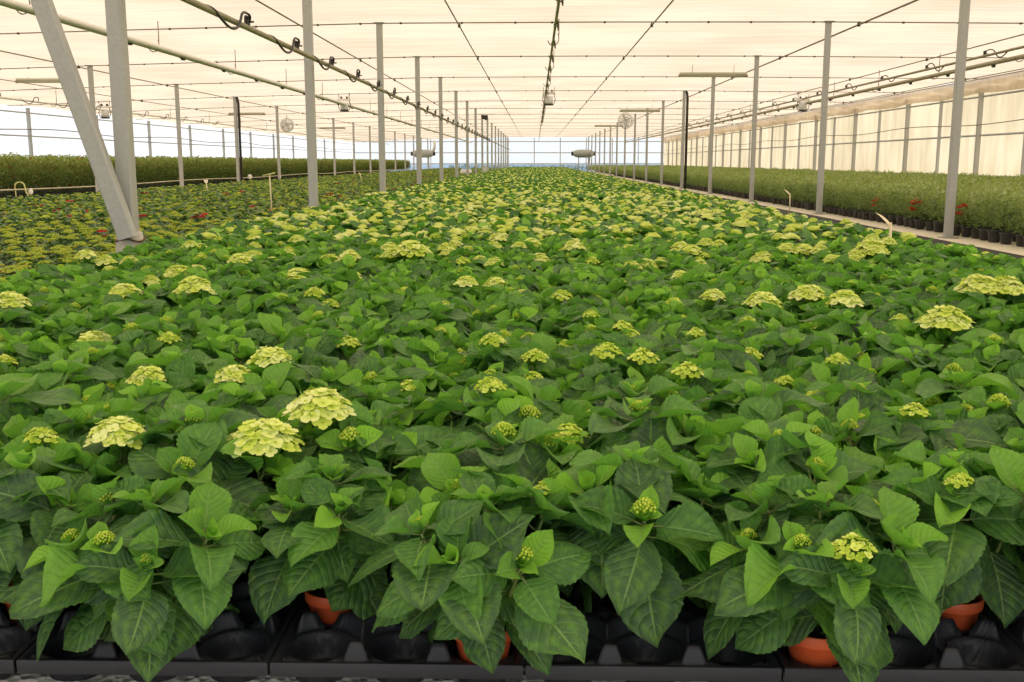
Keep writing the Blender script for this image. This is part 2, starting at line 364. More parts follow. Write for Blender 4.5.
def shoots_of(seed, nsh):
    r=np.random.default_rng(seed); S=[]
    S.append((r.uniform(-.02,.02),r.uniform(-.02,.02),r.uniform(.255,.275)))
    a0=r.uniform(0,6.28)
    for i in range(nsh-1):
        a=a0+i*2*PI/(nsh-1)+r.uniform(-.25,.25); q=r.uniform(.10,.155)
        S.append((q*math.cos(a),q*math.sin(a),r.uniform(.20,.262)-(q-.1)*.4))
    return S
def hydrangea(seed, nsh=6, hi=True, far=False):
    """origin = rim centre height is .095; returns foliage MB, stem MB, shoot tips (x,y,z from the pot's foot)"""
    r=np.random.default_rng(seed+1000); fo,st=MB(),MB(); tips=[]
    for (x,y,h) in shoots_of(seed,nsh):
        q_=math.hypot(x,y); z0=.085; top=np.array([x,y,z0+h]); base=np.array([x*.12,y*.12,z0])
        mid=np.array([x*.62,y*.62,z0+h*.42])
        path=np.array([base,base*.5+mid*.5+[0,0,-.01],mid,mid*.4+top*.6,top])
        if hi: st.tube(path,np.array([.005,.0045,.004,.0035,.003]),6)
        tilt=min(.85,max(0,q_-.03)*4.6+r.uniform(-.05,.15)); ax=np.array([-y,x,0])/max(q_,1e-6)
        K=np.array([[0,-ax[2],ax[1]],[ax[2],0,-ax[0]],[-ax[1],ax[0],0]]); Rt=np.eye(3)+math.sin(tilt)*K+(1-math.cos(tilt))*K@K
        def tl(V): return (np.asarray(V)-top)@Rt.T+top
        tips.append(tuple(top))
        shade_=r.uniform(-.12,.16); az=r.uniform(0,PI); lean=math.atan2(y,x); q=math.hypot(x,y)
        nodes=[(0.0,.046,.95,.97),(.004,.078,.60,.78),(.012,.118,.34,.46),(.024,.152,.20,.22),(.046,.165,.0,.12),(.080,.165,-.25,.08),(.125,.15,-.5,.06)]
        if not hi: nodes=nodes[1:6]
        for j,(dz,L,el,ag) in enumerate(nodes):
            f=max(0,1-dz/h); pos=base+(top-base)*f if f<.5 else top*1.0+(mid-top)*(1-f)*1.7
            pos=np.array([x,y,z0+h-dz])
            for sgn in (0,PI):
                a=az+sgn+r.uniform(-.25,.25)
                # outward-facing leaves droop, inward ones stand
                out=math.cos(a-lean)*min(1,q/.12)
                e=el-.10*out+r.uniform(-.18,.18); l=L*r.uniform(.82,1.16)*(1+.08*out)
                if j>=5 and out<-.3: continue
                if j>=4 and out>.6 and q_>.1: e+=.35
                pl=.006+.018*min(1,j/2.); d=np.array([math.cos(a)*math.cos(e),math.sin(a)*math.cos(e),math.sin(e)])
                p1=pos+d*pl
                if hi and j>0: st.tube(tl([pos,p1+d*.012]),.0022,5)
                ss=int(r.integers(1e6)); ag2=float(np.clip(ag+r.uniform(-.2,.2)+(.25 if r.random()<.08 else 0)+shade_,0,1))
                if hi:
                    rows=26 if j>1 else 16
                    V,Fq,uv=leaf(l,l*r.uniform(.66,.80),rows,8 if j>1 else 6,fold=r.uniform(.12,.45)+(.3 if j<2 else 0),droop=r.uniform(.08,.36)*(1 if j>1 else .4),teeth=.10,nt=rows/2.,quilt=.0022*l/.12,wav=r.uniform(.1,.5),seed=ss,cup=(r.uniform(.2,.8) if j<3 else r.uniform(-.5,.3)))
                elif far: V,Fq,uv=dleaf(l*1.15,l*.9,.3,r.uniform(.1,.4))
                else:
                    V,Fq,uv=leaf(l*1.05,l*.72,3,2,fold=.3,droop=r.uniform(.1,.4),teeth=0,quilt=0,wav=0,seed=ss,peak=.85)
                fo.add(tl(orient(V,a,e,p1,r.uniform(-.35,.35))),Fq,uv,tint=ag2)
            az+=PI/2
        if hi:   # folded young leaves at the tip
            for k in range(4):
                V,Fq,uv=leaf(r.uniform(.022,.04),.018,8,4,fold=.9,droop=-.1,teeth=.05,nt=4,quilt=0,seed=k)
                fo.add(tl(orient(V,az+k*PI/2+.4,r.uniform(.9,1.3),top+[0,0,.002])),Fq,uv,tint=.95)
    return fo,st,tips
VAR=[]
for i in range(12):
    fo,st,tips=hydrangea(i,[6,7,7,8][i%4])
    VAR.append(dict(fol=fo.mesh('foliage',M['leaf']),stem=st.mesh('stems',M['stem']),tips=tips))
# pot: tapered, with a rim band, open at the top
pb=MB(); pb.lathe([(.001,.0),(.040,.0),(.042,.004),(.0535,.072),(.0545,.073),(.0585,.074),(.0592,.076),(.0600,.096),(.0590,.0975),(.0565,.0970),(.0555,.094),(.053,.078)],36)
POT=pb.mesh('pot',M['pot'])
sb=MB(); sb.lathe([(.053,.079),(.045,.082),(.02,.085),(.001,.084)],24); SOIL=sb.mesh('soil',M['soil'])

# ------------------------------------------------------------------ the central bed
CP=.1547; X0=-.4037; Y0=1.800
BL,BR,BEND=-2.70,3.6,106.0
cells=[]
ncol=int((BR-BL)/CP)+2
for j in range(int((BEND-Y0)/CP)):
    for c in range(-16,34):
        if (c+2*(j+1))%4: continue
        x=X0+CP*c; y=Y0+CP*j
        if BL<x<BR: cells.append((x+(rng.uniform(-.02,.02) if j>1 else 0),y+(rng.uniform(-.02,.02) if j>1 else 0),j))
def seen_plant(x,y):
    p=project(x,y,.33)
    if p is None: return False
    m=F/p[2]*.24
    return -m<p[0]<1024+m and p[1]<682+m*1.2
vis=[c for c in cells if seen_plant(c[0],c[1])]
vis.sort(key=lambda c:c[1]); indiv=vis[:300]; iset=set(indiv); rest=[c for c in cells if c not in iset]

HP=[(412,262,55),(300,277,30),(352,277,18),(330,260,24),(180,281,28),(151,286,20),(123,299,30),(202,304,36),(315,300,20),(330,306,18),(404,291,16),(466,291,22),(496,288,22),(442,315,18),(445,326,14),(505,321,20),(17,314,32),(90,340,38),(170,343,22),(165,365,20),(348,343,22),(458,341,16),(486,359,25),(422,381,22),(483,382,14),(144,378,35),(240,384,34),(266,376,36),(480,410,30),(41,438,30),(118,441,54),(270,441,66),(325,427,62),(4,355,22),
(803,256,22),(870,258,32),(921,255,18),(763,263,22),(837,267,16),(682,277,20),(972,303,40),(1004,302,40),(808,307,32),(838,314,34),(899,317,18),(924,325,20),(944,339,46),(760,312,32),(748,326,18),(806,322,14),(712,302,22),(674,309,17),(591,301,14),(561,303,20),(523,292,22),(520,322,24),(589,324,16),(532,334,20),(617,335,20),(630,347,18),(694,344,18),(714,338,16),(564,338,14),(846,356,18),(889,356,10),(747,356,22),(612,368,30),(642,371,30),(534,366,25),(532,381,18),(687,382,30),(752,370,12),(785,371,20),(817,385,30),(849,372,22),(937,387,16),(964,395,25),(995,408,18),(857,409,18),(913,429,26),(588,406,22),(566,432,36),
(457,460,13),(567,478,24),(962,481,26),(541,543,22),(858,564,46),(805,531,16),(168,541,13),(35,492,16),(405,522,12),(40,268,14),(235,262,16),(590,262,14),(640,260,14),(700,258,14),(480,262,16),(540,262,18),(620,280,14),(940,365,14),(985,350,14)]
pl_info={}
def plant_scale(x,y,j):
    # the outermost plants sprawl lower over the tray edge
    # and young smaller plants stand along the right hand edge
    if x>2.75: return .60
    return .86 if j==0 else .92 if j==1 else 1.0
P=[]
for n,(x,y,j) in enumerate(indiv): P.append(dict(x=x,y=y,j=j,s=plant_scale(x,y,j)*rng.uniform(.95,1.06),targets=[]))
PX=np.array([(p['x'],p['y']) for p in P])
for (hx,hy,hw) in HP:
    zt=.37 if hy<520 else .33
    x,y=ray_to_height(hx,hy,zt); d=np.hypot(PX[:,0]-x,PX[:,1]-y); i=int(np.argmin(d))
    if d[i]<.34: P[i]['targets'].append((x,y,hw))
POTZ=.012
used=set()
G='potted hydrangeas filling the wide central bed'
made=[]
for p in P:
    best=None
    if p['targets']:
        T=np.array([(a-p['x'],b-p['y']) for a,b,_ in p['targets']])/p['s']
        for vi,v in enumerate(VAR):
            tp=np.array(v['tips'])
            for k in range(30):
                a=k*2*PI/30; R=np.array([[math.cos(a),-math.sin(a)],[math.sin(a),math.cos(a)]])
                q=tp[:,:2]@R.T; D=np.hypot(T[:,None,0]-q[None,:,0],T[:,None,1]-q[None,:,1])
                e=D.min(1).sum()
                if best is None or e<best[0]: best=(e,vi,a,D.argmin(1))
        vi,a=best[1],best[2]
    else: vi=int(rng.integers(len(VAR))); a=rng.uniform(0,2*PI)
    p['v']=vi; p['a']=a; heads={}
    if best is not None:
        for t,(tx,ty,hw) in zip(best[3],p['targets']):
            dd=project(tx,ty,.37)[2]; heads[int(t)]=max(heads.get(int(t),0),min(.20,hw*dd/F))
    # shoots without a visible bloom: many carry a small green bud
    for t in range(len(VAR[vi]['tips'])):
        if t not in heads and rng.random()<(.30 if p['y']<2.6 else .42): heads[t]=-rng.uniform(.020,.044)
        elif t not in heads and p['y']>5.6 and rng.random()<.25: heads[t]=rng.uniform(.06,.13)
    p['heads']=heads
# words for every plant: its bloom, and where it stands
rows={}
for p in P: rows.setdefault(p['j'],[]).append(p)
for j in rows:
    rows[j].sort(key=lambda p:p['x'])
jr=sorted(rows)
for ri,j in enumerate(jr):
    L=rows[j]; n=len(L)
    for k,p in enumerate(L):
        hs=[h for h in p['heads'].values() if h>0]; mx=max(hs) if hs else 0
        nb=len([h for h in hs if h>.085]); ns=len(p['heads'])
        if nb>=2: w='broad cream-lime heads'
        elif mx>.105: w='one broad pale lime head'
        elif mx>.06: w='a lime-yellow head'
        elif mx>0: w='small lime heads'
        elif ns: w='tiny green buds only'
        else: w='leaves and no bloom'
        if k<n/2: pos=('leftmost' if k==0 else ordinal(k)+' from left')
        else: pos=('rightmost' if k==n-1 else ordinal(n-1-k)+' from right')
        rw='front row' if ri==0 else ordinal(ri)+' row back'
        p['label']=f'potted hydrangea with {w}, {pos} in {rw}'
for p in P:
    v=VAR[p['v']]; s=p['s']
    z=POTZ
    r=thing('potted_hydrangea',p['label'],'potted plant',(p['x'],p['y'],z),p['a'],G)
    link('pot',POT,r); link('soil',SOIL,r)
    tx,ty=0,0
    if p['j']==0: tx=rng.uniform(.05,.10)
    st=link('stems',v['stem'],r,sc=(s,s,s)); fo=link('foliage',v['fol'],r,sc=(s,s,s))
    st.location.z=fo.location.z=.085*(1-s)
    for t,h in p['heads'].items():
        x,y,zt=v['tips'][t]; zt=zt*s+.085*(1-s)
        kind='bud' if h<0 or h<.045 else 'mid' if h<.088 else 'big'
        w=abs(h); 
        tag_=link('flower_head' if h>0 else 'flower_bud',HEADS[kind][int(rng.integers(4))],r,(x*s,y*s,zt+(.014 if kind=='bud' else .030)),rng.uniform(0,6.28),w*(1.12 if kind!='bud' else 1.35))
        if h>.09: tag_['label']='broad pale lime flower head'

# ---- LOD plants (everything deeper in the bed)
def bulk(name, variants, items, mats, chunk_tint=None):
    """items: list of (x,y,z,rot,scale,variant,tintshift) -> one mesh"""
    Vs,F3,F4,UV,T,M3,M4=[],[],[],[],[],[],[]; off=0
    items=np.array(items,float)
    for vi,mb in enumerate(variants):
        V,f,uv,t,m=mb.arrays(); I=items[items[:,5]==vi]; n=len(I)
        if n==0: continue
        c,s=np.cos(I[:,3]),np.sin(I[:,3]); sc=I[:,4]
        X=(V[None,:,0]*c[:,None]-V[None,:,1]*s[:,None])*sc[:,None]+I[:,0][:,None]
        Y=(V[None,:,0]*s[:,None]+V[None,:,1]*c[:,None])*sc[:,None]+I[:,1][:,None]
        Z=V[None,:,2]*sc[:,None]+I[:,2][:,None]
        Vs.append(np.stack([X,Y,Z],-1).reshape(-1,3)); UV.append(np.tile(uv,(n,1)))
        T.append(np.clip(t[None]+I[:,6][:,None],0,1).ravel())
        o=off+np.arange(n)[:,None,None]*len(V)
        F3.append((f[3][None]+o).reshape(-1,3)); F4.append((f[4][None]+o).reshape(-1,4))
        M3.append(np.tile(m[3],n)); M4.append(np.tile(m[4],n)); off+=n*len(V)
    b=MB(); b.v=[np.vstack(Vs)]; b.uv=[np.vstack(UV)]; b.t=[np.concatenate(T)]; b.n=off
    b.f={3:[np.vstack(F3)],4:[np.vstack(F4)]}; b.m={3:[np.concatenate(M3)],4:[np.concatenate(M4)]}
    return b.mesh(name,mats)
def lump(b, c, w, r, tint, mat=0, n=8, hgt=.42, jag=.25, lo=False):
    """a knobbly flower dome of width w"""
    prof=[(.5,.0),(.48,.16),(.36,.32),(.18,.41)]
    if lo: prof=[(.5,.04),(.34,.33)]
    K=len(prof)
    V=[]
    for k,(q,z) in enumerate(prof):
        for i in range(n):
            a=2*PI*(i+.5*(k%2))/n; f=1+r.uniform(-jag,jag); V.append((q*f*math.cos(a)*w+c[0],q*f*math.sin(a)*w+c[1],(z+r.uniform(-.06,.06))*hgt/.42*w+c[2]))
    V.append((c[0],c[1],c[2]+hgt*w))
    Fq=[(k*n+i,k*n+(i+1)%n,(k+1)*n+(i+1)%n,(k+1)*n+i) for k in range(K-1) for i in range(n)]
    Ft=[((K-1)*n+i,(K-1)*n+(i+1)%n,K*n) for i in range(n)]
    t=np.clip(tint+r.uniform(-.18,.18,len(V)),0,1)
    b.add(V,[np.array(Fq),np.array(Ft)],tint=t,mat=mat)
def lod_plant(seed, pbloom, sparse):
    fo,_,tips=hydrangea(seed,6,hi=False,far=sparse); r=np.random.default_rng(seed+5)
    for (x,y,z) in tips:
        if r.random()<pbloom: lump(fo,(x,y,z+.018),r.uniform(.075,.135),r,r.uniform(.5,.9),mat=1,n=7 if sparse else 10,lo=sparse,jag=.4,hgt=.36)
        elif r.random()<.4: lump(fo,(x,y,z+.004),r.uniform(.03,.04),r,r.uniform(.1,.4),mat=1,n=4,lo=True)
    return fo
LV=[lod_plant(200+i,[.10,.28,.46,.60,.70,.78][(i%18)//3],i>=18) for i in range(36)]
items=[]
for (x,y,j) in rest:
    ramp_=np.clip((y-5.)/5.,0,1)
    lvl=int(np.clip(rng.normal(.8+3.4*ramp_,1.2),0,5))
    if y<6: lvl=int(rng.integers(0,2))
    items.append((x,y,POTZ+rng.uniform(-.015,.02),rng.uniform(0,6.28),rng.uniform(.95,1.08)*(.60 if x>2.75 else 1),lvl*3+int(rng.integers(3))+(18 if y>19 else 0),rng.uniform(-.06,.06)))
o=link('hydrangea_sea',bulk('hydrangea_sea',LV,items,[M['leaf_far'],M['head']]))
tag(o,'mass of lime-headed hydrangeas receding down the central bed','plants',kind='stuff')

# ------------------------------------------------------------------ cell trays
def tray_mesh():
    n=3; S=CP*3-.006; g=121
    xs=np.linspace(-S/2,S/2,g); X,Y=np.meshgrid(xs,xs,indexing='ij')
    cc=[(i-1)*CP*.985 for i in range(3)]
    D=np.full(X.shape,9.)
    for a in cc:
        for b_ in cc: D=np.minimum(D,np.hypot(X-a,Y-b_))
    def sm(x): x=np.clip(x,0,1); return x*x*(3-2*x)
    top=.088
    Z=.004+(top-.004)*sm((D-.052)/.011)
    # saddles between neighbouring cells are lower than the posts at the corners
    Z=np.minimum(Z,.056+.04*sm((D-.0745)/.007))
    e=np.maximum(np.abs(X),np.abs(Y)); edge=S/2-e
    # border: low flange with a raised outer lip
    fl=.050+.010*sm((.013-edge)/.003)
    k=sm((edge-.014)/.014)
    Z=Z*k+fl*(1-k)
    lo=(edge<.014)
    Z=np.where(lo,fl,Z)
    # dimples in the tops of the posts
    for i in (-.5,.5):
        for j in (-.5,.5):
            d=np.hypot(X-i*2*CP*.4925,Y-j*2*CP*.4925); Z=Z-.018*sm((.010-d)/.004)
    V=np.stack([X,Y,Z],-1).reshape(-1,3); i=np.arange(g-1)[:,None]*g; j=np.arange(g-1)[None]
    Fq=np.stack([i+j,i+g+j,i+g+j+1,i+j+1],-1).reshape(-1,4)
    b=MB()
    # small drain slot next to each post, so the pale floor shows through
    cen=V[Fq].mean(1); keep=np.ones(len(Fq),bool)
    for a in (-.5,.5):
        for c_ in (-1,0,1):
            for (u,w) in ((a*CP*.985,c_*CP*.985),(c_*CP*.985,a*CP*.985)):
                m=(np.abs(cen[:,0]-u)<.007)&(np.abs(cen[:,1]-w)<.007); keep&=~m
    b.add(V,Fq[keep])
    h=S/2
    # turned-down lip around the outside
    ring=[(-h,-h),(h,-h),(h,h),(-h,h)]
    for k2 in range(4):
        (x0,y0),(x1,y1)=ring[k2],ring[(k2+1)%4]
        nx,ny=(y1-y0)/S,-(x1-x0)/S
        b.add([(x0,y0,.060),(x1,y1,.060),(x1+nx*.002,y1+ny*.002,.057),(x0+nx*.002,y0+ny*.002,.057),(x1+nx*.002,y1+ny*.002,.034),(x0+nx*.002,y0+ny*.002,.034)],np.array([(0,3,2,1),(3,5,4,2)]))
    return b.mesh('cell_tray',M['tray'])
TRAY=tray_mesh()
ncell=0
tx0=-.4037-CP/2+CP*1.5
tr=[]
for j in range(6):
    for i in range(-6,11):
        x=tx0+i*CP*3; y=Y0+CP+j*CP*3
        if not (BL-.05<x-CP*1.5+.1 and x+CP*1.5<5.1): continue
        p=project(x,y,.1)
        if p is None or p[0]<-F/p[2]*.3 or p[0]>1024+F/p[2]*.3: continue
        tr.append((x,y,j,'f'))
tr_edge=[]
for j in range(6,120):
    y=Y0+CP+j*CP*3
    for xr in (tx0+9*CP*3,tx0+8*CP*3)[:2 if y<22 else 1]:
        p=project(xr,y,.1)
        if p is not None and p[0]<1024+F/p[2]*.9: tr_edge.append((xr,y,j,'e'))
rw={}
for t in tr: rw.setdefault(t[2],[]).append(t)
for j,L in rw.items():
    L.sort()
    for k,(x,y,_,_) in enumerate(L):
        o=link('cell_tray',TRAY,None,(x,y,.0))
        pos='leftmost' if k==0 else 'rightmost' if k==len(L)-1 else ordinal(k)+' from left'
        tag(o,f'black plastic cell tray, {pos} in the {"front" if j==0 else ordinal(j)} tray row',
            'plant tray','black cell trays under the hydrangeas')
for k,(x,y,j,_) in enumerate(tr_edge):
    o=link('cell_tray',TRAY,None,(x,y,.0))
    tag(o,'black cell tray at the bed edge beside the pale right aisle' if k>=12 else f'black cell tray along the right aisle edge, {nth(k,"nearest")} shown','plant tray','black cell trays lining the right aisle')

# ------------------------------------------------------------------ setting
def struct(name, me, **k): return tag(link(name,me,**k),kind='structure')
b=MB(); b.box((-19.2,-3,-.10),(13.5,108.8,0)); struct('floor',flat(b,'floor',M['floor']))
b=MB(); b.box((-160,-60,-.3),(160,240,-.11)); struct('ground',flat(b,'ground',M['outside']))
def cloth(x0,x1,y0,label):  # black sheets added under central and left beds so plant gaps stay dark
    b=MB(); y1=106.6 if x0!=3.75 else Y0+CP*18-.002; b.box((x0,y0,.001),(x1,y1,.004)); tag(link('dark_ground_sheet',flat(b,'dark_ground_sheet',M['cloth'])),label,'ground cloth')
cloth(BL-.05,5.02,Y0+CP*3*6,'black sheet added to darken gaps under the central hydrangea bed')
cloth(3.75,5.0,Y0,'black sheet beside the near end of the pale right aisle')
cloth(-9.9,-2.98,2,'black sheet added to darken gaps under the left bed of yellow-headed plants')
cloth(-18.4,-11.9,2,'black sheet under the tall left hedge plants')
cloth(5.95,13.1,2,'black sheet under the right bed of bushy plants')
# ceiling
KX=[-19.,-14.8,-10.75,-6.8,-2.84,1.2,5.24,9.3,13.3]; KH=[2.0,2.17,2.30,2.40,2.49,2.50,2.49,2.45,2.42]
def ceilz(x): return CAMZ+float(np.interp(x,KX,KH))
SP=6.05; PY=7.16; YE=108.6; YW=[PY+SP*k for k in range(-1,17)]
def ceiling():
    xs=np.linspace(-19.,13.3,64); ys=np.append(np.arange(-3,YE,SP/8),YE)
    X,Y=np.meshgrid(xs,ys,indexing='ij'); base=np.interp(X,KX,KH)+CAMZ
    ph=((Y-PY)/SP)%1.0
    Z=base+.0+.05*np.sin(PI*ph)+.015*np.sin(X*2.1+Y*.7)*np.sin(PI*ph)
    V=np.stack([X,Y,Z],-1).reshape(-1,3); g=len(ys); i=np.arange(len(xs)-1)[:,None]*g; j=np.arange(g-1)[None]
    b=MB(); b.add(V,np.stack([i+j,i+g+j,i+g+j+1,i+j+1],-1).reshape(-1,4)); return b.mesh('ceiling',M['screen'])
struct('ceiling',ceiling())
# end wall
WL,XR=-19.,13.3
b=MB(); b.add([(WL,YE,.75),(XR,YE,.75),(XR,YE,3.5),(WL,YE,3.5)],np.array([(0,1,2,3)])); struct('wall_end',flat(b,'wall_end',M['endfilm']))
b=MB(); b.add([(WL,YE,.0),(XR,YE,.0),(XR,YE,.75),(WL,YE,.75)],np.array([(0,1,2,3)])); struct('wall_end_skirt',flat(b,'skirt',M['skirtfilm']))
b=MB()
for z in (.76,1.88,3.02): b.box((WL,YE-.07,z-.045),(XR,YE-.02,z+.045))
for x in [-2.84+8.08/3*k for k in range(-5,6)]: b.box((x-.045,YE-.06,0),(x+.045,YE-.01,3.4))
struct('trim_1',flat(b,'trim',M['aluminium']))
b=MB(); b.add([(WL,-3,.0),(WL,YE,.0),(WL,YE,2.96),(WL,-3,2.96)],np.array([(0,1,2,3)])); struct('wall_left',flat(b,'wall_left',M['film']))
b=MB()
for z in (.95,1.9,2.75): b.tube([(WL+.05,-3,z),(WL+.05,YE-.1,z)],.03,6)
struct('trim_2',b.mesh('trim',M['aluminium']))
for k in range(0,12):
    y=26.6+6.05*k; b=MB(); b.frame_bar((WL+.12,y,0),(WL+.12,y,2.93),.12,.11)
    tag(link('wall_post',flat(b,'wall_post',M['steel'])),f'slim steel post against the white left side wall, {nth(k,"nearest")}','post','posts along the left side wall')
b=MB(); b.add([(XR,-3,.0),(XR,YE,.0),(XR,YE,3.30),(XR,-3,3.30)],np.array([(3,2,1,0)])); struct('wall_right',flat(b,'wall_right',M['cream']))
b=MB(); ys=np.arange(-3,YE,.4); Vv=[]
for y in ys:
    for q in range(7):
        u=q/6; Vv.append((XR-.18+.05*math.sin(u*5+y*3)-.02*u,y,3.36-.44*u+.03*math.sin(y*1.24)*u))
g=7; i=np.arange(len(ys)-1)[:,None]*g; j=np.arange(6)[None]
b.add(Vv,np.stack([i+j,i+j+1,i+g+j+1,i+g+j],-1).reshape(-1,4))
tag(link('shade_valance',b.mesh('valance',M['valance'])),'brownish cloth valance hanging along the top of the right wall','valance')
b=MB()
for z,r_ in ((.54,.03),(1.73,.035),(2.86,.03)): b.tube([(XR-.06,-3,z),(XR-.06,YE-.1,z)],r_,6)
b.tube([(XR-.4,-3,3.33),(XR-.4,YE-.1,3.33)],.018,6)
struct('trim_3',b.mesh('trim',M['aluminium']))
kk=0
for k in range(-8,23):
    y=37.6+SP/2*k; main=(k%2==0); b=MB(); w=.14 if main else .09
    b.frame_bar((XR-.11,y,0),(XR-.11,y,3.1 if main else 2.9),w,.09)
    tag(link('wall_post',flat(b,'wall_post',M['steel'] if main else M['aluminium'])),f'{"thick" if main else "thin"} grey post against the cream right wall, {nth(kk,"nearest")}','post','posts along the cream right wall'); kk+=1
b=MB(); pts=[(XR-.2,y,2.08+.05*math.sin(y*.55)) for y in np.arange(2,YE-.5,.8)]; b.tube(pts,.014,5)
tag(link('wall_cable',b.mesh('wall_cable',M['wire'])),'thin sagging cable strung along the cream right wall','cable')
b=MB(); pts=[(WL+.25,y,2.12+.06*math.sin(y*.5)) for y in np.arange(12,YE-.5,.8)]; b.tube(pts,.02,5)
tag(link('wall_cable',b.mesh('wall_cable',M['wire'])),'thin sagging cable strung along the white left wall','cable')

# posts
def post(x, y, w=.112, label='', group='', extra=None, rot=0):
    t=thing('steel_post',label,'post',(x,y,0),rot,group)
    H=ceilz(x)-.01
    b=MB(); b.frame_bar((0,0,0),(0,0,H),w,w); link('shaft',flat(b,'shaft',M['steel']),t)
    b=MB(); b.box((-.09,-.09,H-.012),(.09,.09,H)); link('head_plate',flat(b,'head_plate',M['steel_old']),t)
    b=MB(); b.box((-.10,-.10,0),(.10,.10,.012)); link('base_plate',flat(b,'base_plate',M['steel_old']),t)
    if extra=='foot':
        b=MB(); b.lathe([(.001,.012),(.115,.012),(.112,.03),(.098,.36),(.085,.47),(.06,.475)],18); link('concrete_foot',b.mesh('foot',M['concrete']),t)
        b=MB(); b.tube([(.1*math.cos(a),.1*math.sin(a),.42+.012*math.sin(a*3)) for a in np.linspace(0,2*PI,22)],.006,5,cap=False)
        b.tube([(.1,-.02,.42),(.12,-.04,.36),(.125,-.04,.25)],.004,5); b.tube([(-.02,-.1,.42),(.0,-.115,.48),(.08,-.14,.46)],.006,5)
        link('wire_tie',b.mesh('tie',M['rust']),t)
    if extra=='pipe':
        b=MB(); b.tube([(.12,0,0),(.12,0,H-.25),(.10,0,H-.1),(.06,0,H-.02)],.045,10); link('drain_pipe',b.mesh('drain',M['dark']),t)
    return t
LX,RX,LLX=-2.84,5.24,-10.75
k=0
for i,y in enumerate(YW[1:]):
    post(LX,y,.108,f'grey steel post on the left edge of the hydrangea bed, {nth(i,"nearest")}'+(', braced' if i==0 else ''),'posts along the left edge of the hydrangea bed','foot' if i==0 else None)
for i,y in enumerate(YW[2:]):
    post(RX,y,.100,f'grey steel post beside the pale right aisle, {nth(i,"nearest")}','posts along the right aisle','pipe' if abs(y-37.4)<.3 else None)
for i,y in enumerate(YW[4:]):
    post(LLX,y,.105,f'grey steel post between yellow-headed plants and hedge, {nth(i,"nearest")}','posts between the left bed and the hedge','pipe' if abs(y-37.4)<.3 else None)
# diagonal brace
t=thing('diagonal_brace','slanting grey square strut rising left from the foot of the nearest post','brace',(LX,YW[1]-.12,0))
b=MB(); bx_,_,bz_=at_depth(45,0,YW[1]-.14); cx_,_,cz_=at_depth(127,238,YW[1]-.14); q1=(bx_-LX,-.08,bz_); q0=(cx_-LX,0,cz_); b.frame_bar(q0,q1,.12,.08); link('strut',flat(b,'strut',M['steel']),t)
b=MB(); b.box((-.10,-.062,.14),(.10,-.052,.34))
link('bolt_plate',flat(b,'plate',M['steel_old']),t)
b=MB(); f_=(3.36-q1[2])/(q1[2]-q0[2]); b.frame_bar(q1,(q1[0]+(q1[0]-q0[0])*f_,-.09,3.36),.10,.08); link('upper_strut',flat(b,'strut2',M['steel']),t)

# cross wires under the screen
for i,y in enumerate(YW[1:]):
    b=MB(); b.tube([(x,y,ceilz(x)-.02) for x in np.linspace(-19,13.25,49)],.011,5)
    wire=link('cross_wire',b.mesh('cross_wire',M['wire'])); tag(wire,f'thin wire crossing beneath the beige screen, {nth(i,"nearest")}','wire','cross wires under the beige screen')
    b=MB()
    for x in np.arange(-18.5,13,.9):
        xx=x+.15*math.sin(x*9+y); z=ceilz(xx)-.02; b.box((xx-.018,y-.016,z-.02),(xx+.018,y+.016,z+.014))
    if i<9: cl=link('clips',flat(b,'clips',M['dark']),wire); cl['kind']='stuff'
# lengthwise wires with clamps
def longwire(x, h, r, name, label, clamp=True, mat='wire', y0=-2, y1=108, sag=0.):
    b=MB(); pts=[(x,y,CAMZ+h-sag*math.sin(PI*((y-PY)/SP%1))) for y in np.arange(y0,y1,SP/4)]; b.tube(pts,r,6)
    t=thing(name,label,'cable',(0,0,0)); link('wire',b.mesh('wire',M[mat]),t)
    for i,y in enumerate(YW[1:]):
        if clamp and y<70:
            b=MB(); b.box((-.022,-.03,-.03),(.022,.03,.03)); b.tube([(0,0,0),(0,0,.06)],.01,5); link('clamp',flat(b,'clamp',M['dark']),t,(x,y,CAMZ+h))
    return t
longwire(-1.39,2.42,.013,'overhead_wire','dark wire running lengthwise just left of the central overhead pipe')
longwire(2.08,2.42,.013,'overhead_wire','dark wire running lengthwise right of the central overhead pipe')
longwire(-4.20,2.39,.013,'overhead_wire','dark wire overhead just left of the nearest row of posts')
longwire(-7.67,2.33,.013,'overhead_wire','dark wire overhead above the pale double rail on the left')
longwire(-11.03,2.25,.014,'overhead_wire','dark wire overhead along the post row before the hedge')
longwire(-14.1,2.14,.012,'overhead_wire','dark wire overhead above the tall hedge')
longwire(5.78,2.42,.016,'overhead_wire','dark wire overhead along the pale right aisle')
longwire(9.24,2.38,.013,'overhead_wire','dark wire overhead above the bushy plants on the right')
longwire(12.6,2.37,.014,'overhead_wire','dark wire overhead next to the cloth valance')

